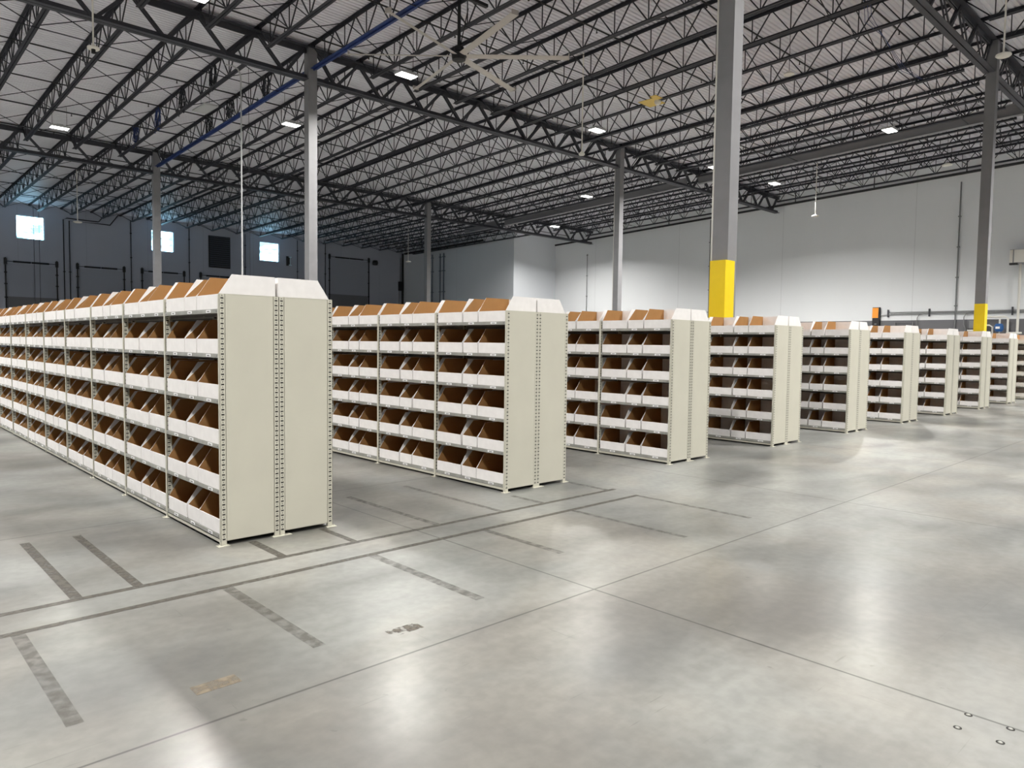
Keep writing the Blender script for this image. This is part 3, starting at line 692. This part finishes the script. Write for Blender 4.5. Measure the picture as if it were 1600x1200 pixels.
def make_run(ri, back, nb, skip=()):
    """one single-sided run of shelving; back=True is the half facing away to the right"""
    x0, y0 = RX[ri], RY[ri]; side = 'right-facing half' if back else 'left-facing half'
    t = thing('shelving_run', 'beige steel shelving run, %s of the %s from the left' % (side, RN[ri].replace('nearest', 'first')), 'shelving', (x0, y0, 0), 'back-to-back shelving runs')
    fx = (lambda x: 2*D-x) if back else (lambda x: x)
    ofs = .002 if back else -.002
    e = PANEL
    put('end_panel', PANEL, t, ((D if back else 0)+ofs, 0, 0))
    if back:
        put('post', P_fe, t, (D+.001, 0, 0)); put('post', P_re, t, (2*D+.0015, 0, 0))
    else:
        put('post', P_fe, t, (-.0005, 0, 0)); put('post', P_re, t, (D-.0005, 0, 0))
    for k in range(nb+1):
        if k > 0:
            put('post', P_f, t, ((D+.001) if back else -.0005, k*BW, 0)); put('post', P_r, t, ((2*D+.001) if back else D-.0005, k*BW, 0))
        if k < 4:
            o = put('foot_plate', FOOT, t, (fx(.0), k*BW, 0)); o.rotation_euler = (0, 0, math.pi if back else 0)
            if k == 0: put('foot_plate', FOOT, t, (D-.035 if not back else D+.035, 0, .0005 if back else 0)).rotation_euler = (0, 0, 0 if not back else 0)
    for k in range(nb):
        if k in skip: continue
        o = put('base_strip', KICK, t, (D if back else 0, k*BW, 0))
        put('back_panel', BACK, t, (D+.0005 if back else D-.0025, k*BW, 0))
        for li, z in enumerate(LV):
            o = put('shelf', SHELF, t, (2*D if back else 0, (k+1)*BW if back else k*BW, z))
            if back: o.rotation_euler = (0, 0, math.pi)
            elif k < (5 if ri == 0 else 3 if ri == 1 else 2 if ri < 4 else 1):
                for ty in TAGY:
                    put('shelf_label', TAG, o, (0, ty+random.uniform(-.02, .02), -.016))
    return t
NB = [9]+[7]*10
for ri in range(11):
    make_run(ri, False, NB[ri]); make_run(ri, True, NB[ri], skip=(1,) if ri == 3 else ())
# tags on the farther bays of the nearest rack, too small to be separate
m = MB()
for k in range(5, 9):
    for z in LV:
        for ty in TAGY: m.box((-.0012, k*BW+ty-.045, z-.026), (.0012, k*BW+ty+.045, z-.004))
o = m.build('far_shelf_labels', M_tag, next(x for x in COL.objects if x.name == 'shelving_run')); o.name = 'shelf_label'; o['kind'] = 'stuff'

# cardboard bins
def bin_mesh(w, run, L=.452):
    m = MB(); t = .0035; lip = .113; H = .268
    prof = [(0, 0), (L, 0), (L, H), (run, H), (0, lip)]
    def side(y0, y1, inner_hi):
        n = len(m.v); m.v += [(x, y0, z) for x, z in prof]+[(x, y1, z) for x, z in prof]
        m.f.append((0+n, 1+n, 2+n, 3+n, 4+n)); m.m.append(0 if inner_hi else 1)
        m.f.append((9+n, 8+n, 7+n, 6+n, 5+n)); m.m.append(1 if inner_hi else 0)
        for i in range(5):
            j = (i+1) % 5; m.f.append((n+i, n+5+i, n+5+j, n+j)); m.m.append(0)
    side(0, t, True); side(w-t, w, False)
    m.box((0, t, 0), (t*2, w-t, lip)); m.box((L-t, t, 0), (L, w-t, H))
    n0 = len(m.f); m.box((t*2, t, .001), (L-t, w-t, t)); m.m[n0+1] = 1
    return m
BINW = bin_mesh(.435, .105); BINN = bin_mesh(.245, .155)
WM, NM = BINW.mesh('wide_bin', [M_white, M_kraft]), BINN.mesh('narrow_bin', [M_white, M_kraft])
LVN = ['bottom shelf', 'fifth shelf down', 'fourth shelf down', 'third shelf down', 'second shelf down', 'top shelf']
BAYN = ['end bay', 'second bay', 'third bay', 'fourth bay', 'fifth bay', 'sixth bay', 'seventh bay', 'eighth bay', 'ninth bay']
POSN = [('right', 'wide', .025, 0), ('middle', 'narrow', .480, 1), ('left', 'wide', .748, 0)]
bins = []
rb = random.Random(11)
for ri in range(11):
    for back in (0, 1):
        for k in range(NB[ri]):
            if ri == 3 and back and k == 1: continue
            for li, z in enumerate(LV):
                for pi, (pn, wn_, yo, kind) in enumerate(POSN):
                    jx, jy = rb.uniform(.002, .012), rb.uniform(-.006, .006); y = RY[ri]+k*BW+yo+jy; w = .245 if kind else .435
                    if not back:
                        loc = (RX[ri]+jx, y, z+.001); rz = 0
                        r = proj(RX[ri], y+w/2, z+.13); r2 = proj(RX[ri], y+w, z+.1); r3 = proj(RX[ri], y, z+.1)
                        sc = 0
                        if r and -5 < r[0] < 1605 and 0 < r[1] < 1200:
                            hid = ri > 0 and r[0] < (proj(RX[ri-1]+2*D, RY[ri-1], 1.0)[0] if r else 0)
                            hgt = abs(proj(RX[ri], y, z)[1]-proj(RX[ri], y, z+.25)[1])
                            sc = 0 if hid and r3[0] < proj(RX[ri-1]+2*D, RY[ri-1], 1.0)[0]-2 else abs(r3[0]-r2[0])*hgt
                    else:
                        loc = (RX[ri]+2*D-jx, y+w, z+.001); rz = math.pi
                        sc = 0
                        if k == 0 and li == 5 and pi == 0: sc = 1e4/(1+ri)
                    bins.append((sc, ri, back, k, li, pi, loc, rz, kind))
order = sorted(bins, key=lambda b_: -b_[0]); chosen = order[:300]; rest = order[300:]
nvis = sum(1 for b_ in bins if b_[0] > 0); print('visible bins', nvis)
for sc, ri, back, k, li, pi, loc, rz, kind in chosen:
    o = bpy.data.objects.new('shelf_bin', NM if kind else WM); COL.objects.link(o); o.location = loc; o.rotation_euler = (0, 0, rz)
    if back: lab = 'white end bin with brown inside, right-facing side, top shelf, %s from the left' % RN[ri].replace('nearest', 'first')
    else: lab = '%s %s white bin, %s, %s, %s from the left' % (POSN[pi][0], POSN[pi][1], LVN[li], BAYN[k], RN[ri].replace('nearest', 'first'))
    tag(o, lab, 'bin', 'white cardboard bins on the shelves')
V, Fc, MI = [], [], []
for sc, ri, back, k, li, pi, loc, rz, kind in rest:
    src = BINN if kind else BINW; n = len(V); s = -1 if rz else 1
    V += [(loc[0]+s*x, loc[1]+s*y, loc[2]+z) for x, y, z in src.v]; Fc += [tuple(n+i for i in f) for f in src.f]; MI += src.m
mm = MB(); mm.v, mm.f, mm.m = V, Fc, MI
o = mm.build('far_shelf_bins', [M_white, M_kraft]); o.name = 'shelf_bins'
tag(o, 'rest of the white bins, deep in the aisles and on the sides facing away', 'bins', None, 'stuff')

# ------------------------------------------------------------------ marks on the floor
TG = 'dark tape marks on the floor'
def mark(pts, label, mt, name='tape_mark', z=.0008):
    m = MB(); n = len(pts); m.v += [(x, y, 0.0) for x, y in pts]+[(x, y, z) for x, y in pts]
    m.f.append(tuple(range(n, 2*n))); m.m.append(0)
    for i in range(n): j = (i+1) % n; m.f.append((i, j, n+j, n+i)); m.m.append(0)
    tag(m.build(name, mt, None, (0, 0, .0004)), label, 'floor mark', TG)
def rect(x0, y0, x1, y1, label, mt, **k): mark([(x0, y0), (x1, y0), (x1, y1), (x0, y1)], label, mt, **k)
rect(-3.2, -.60, 4.09, -.545, 'long dark tape line on the floor, the one nearer the rack ends', M_tape)
rect(-3.2, -.960, 4.03, -.905, 'long dark tape line on the floor, the one farther from the racks', M_tape)
rect(-1.125, -.54, -1.06, 1.05, 'short dark stripe meeting the tape line at far left, left of a pair', M_tape)
rect(-.775, -.54, -.715, 1.04, 'short dark stripe meeting the tape line, right of the left pair', M_tape)
rect(.20, -.54, .265, -.02, 'short dark stripe from under the nearest rack end panel', M_tape)
rect(.81, -.54, .865, -.02, 'short dark stripe from the right corner of the nearest rack', M_tape)
rect(-.375, -2.15, -.305, -.965, 'faded stripe on the floor below the nearest rack corner', M_tape2)
rect(-1.49, -2.18, -1.425, -.965, 'faded stripe on the floor at the far left bottom', M_tape2)
rect(.705, -2.18, .775, -.965, 'faded stripe pointing at the middle of the open floor', M_tape2)
rect(1.82, -1.84, 1.88, -.965, 'faded short stripe right of the joint line below the second rack', M_tape2)
rect(2.395, -.54, 2.45, 1.03, 'dark stripe between the first two racks, right one', M_tape2)
rect(1.63, -.54, 1.69, .93, 'dark stripe between the first two racks, left one', M_tape2)
rect(2.95, -.54, 3.01, -.10, 'short stripe from the corner of the second rack', M_tape2)
rect(3.955, -.54, 4.015, .60, 'stripe at the right side of the second rack', M_tape2)
rect(3.975, -2.23, 4.03, -.965, 'faded stripe beyond the right end of the long tape lines', M_tape2)
rect(2.94, -2.21, 2.99, -.965, 'faint stripe below the second rack corner', M_tape2)
rect(.018, -2.305, .215, -2.215, 'worn speckled brown rectangle on the open floor', M_patch, name='floor_patch')
rect(-1.0, -2.262, -.796, -2.168, 'pale tan rectangle on the floor at lower left', M_tan, name='floor_patch')
for x, y, l in ((1.239, -4.649, 'far left'), (1.395, -4.803, 'near right'), (1.24, -4.801, 'near left'), (1.395, -4.649, 'far right')):
    m = MB(); m.lathe([(.001, .003), (.007, .003), (.009, 0)], (0, 0, 0), 12); m.lathe([(.010, .0012), (.016, .0012), (.0161, 0)], (0, 0, 0), 16, 1)
    tag(m.build('anchor_stud', [M_galv, M_slot], None, (x, y, 0)), 'small round anchor stud in the floor at lower right, %s of four' % l, 'anchor', 'anchor studs in the floor')
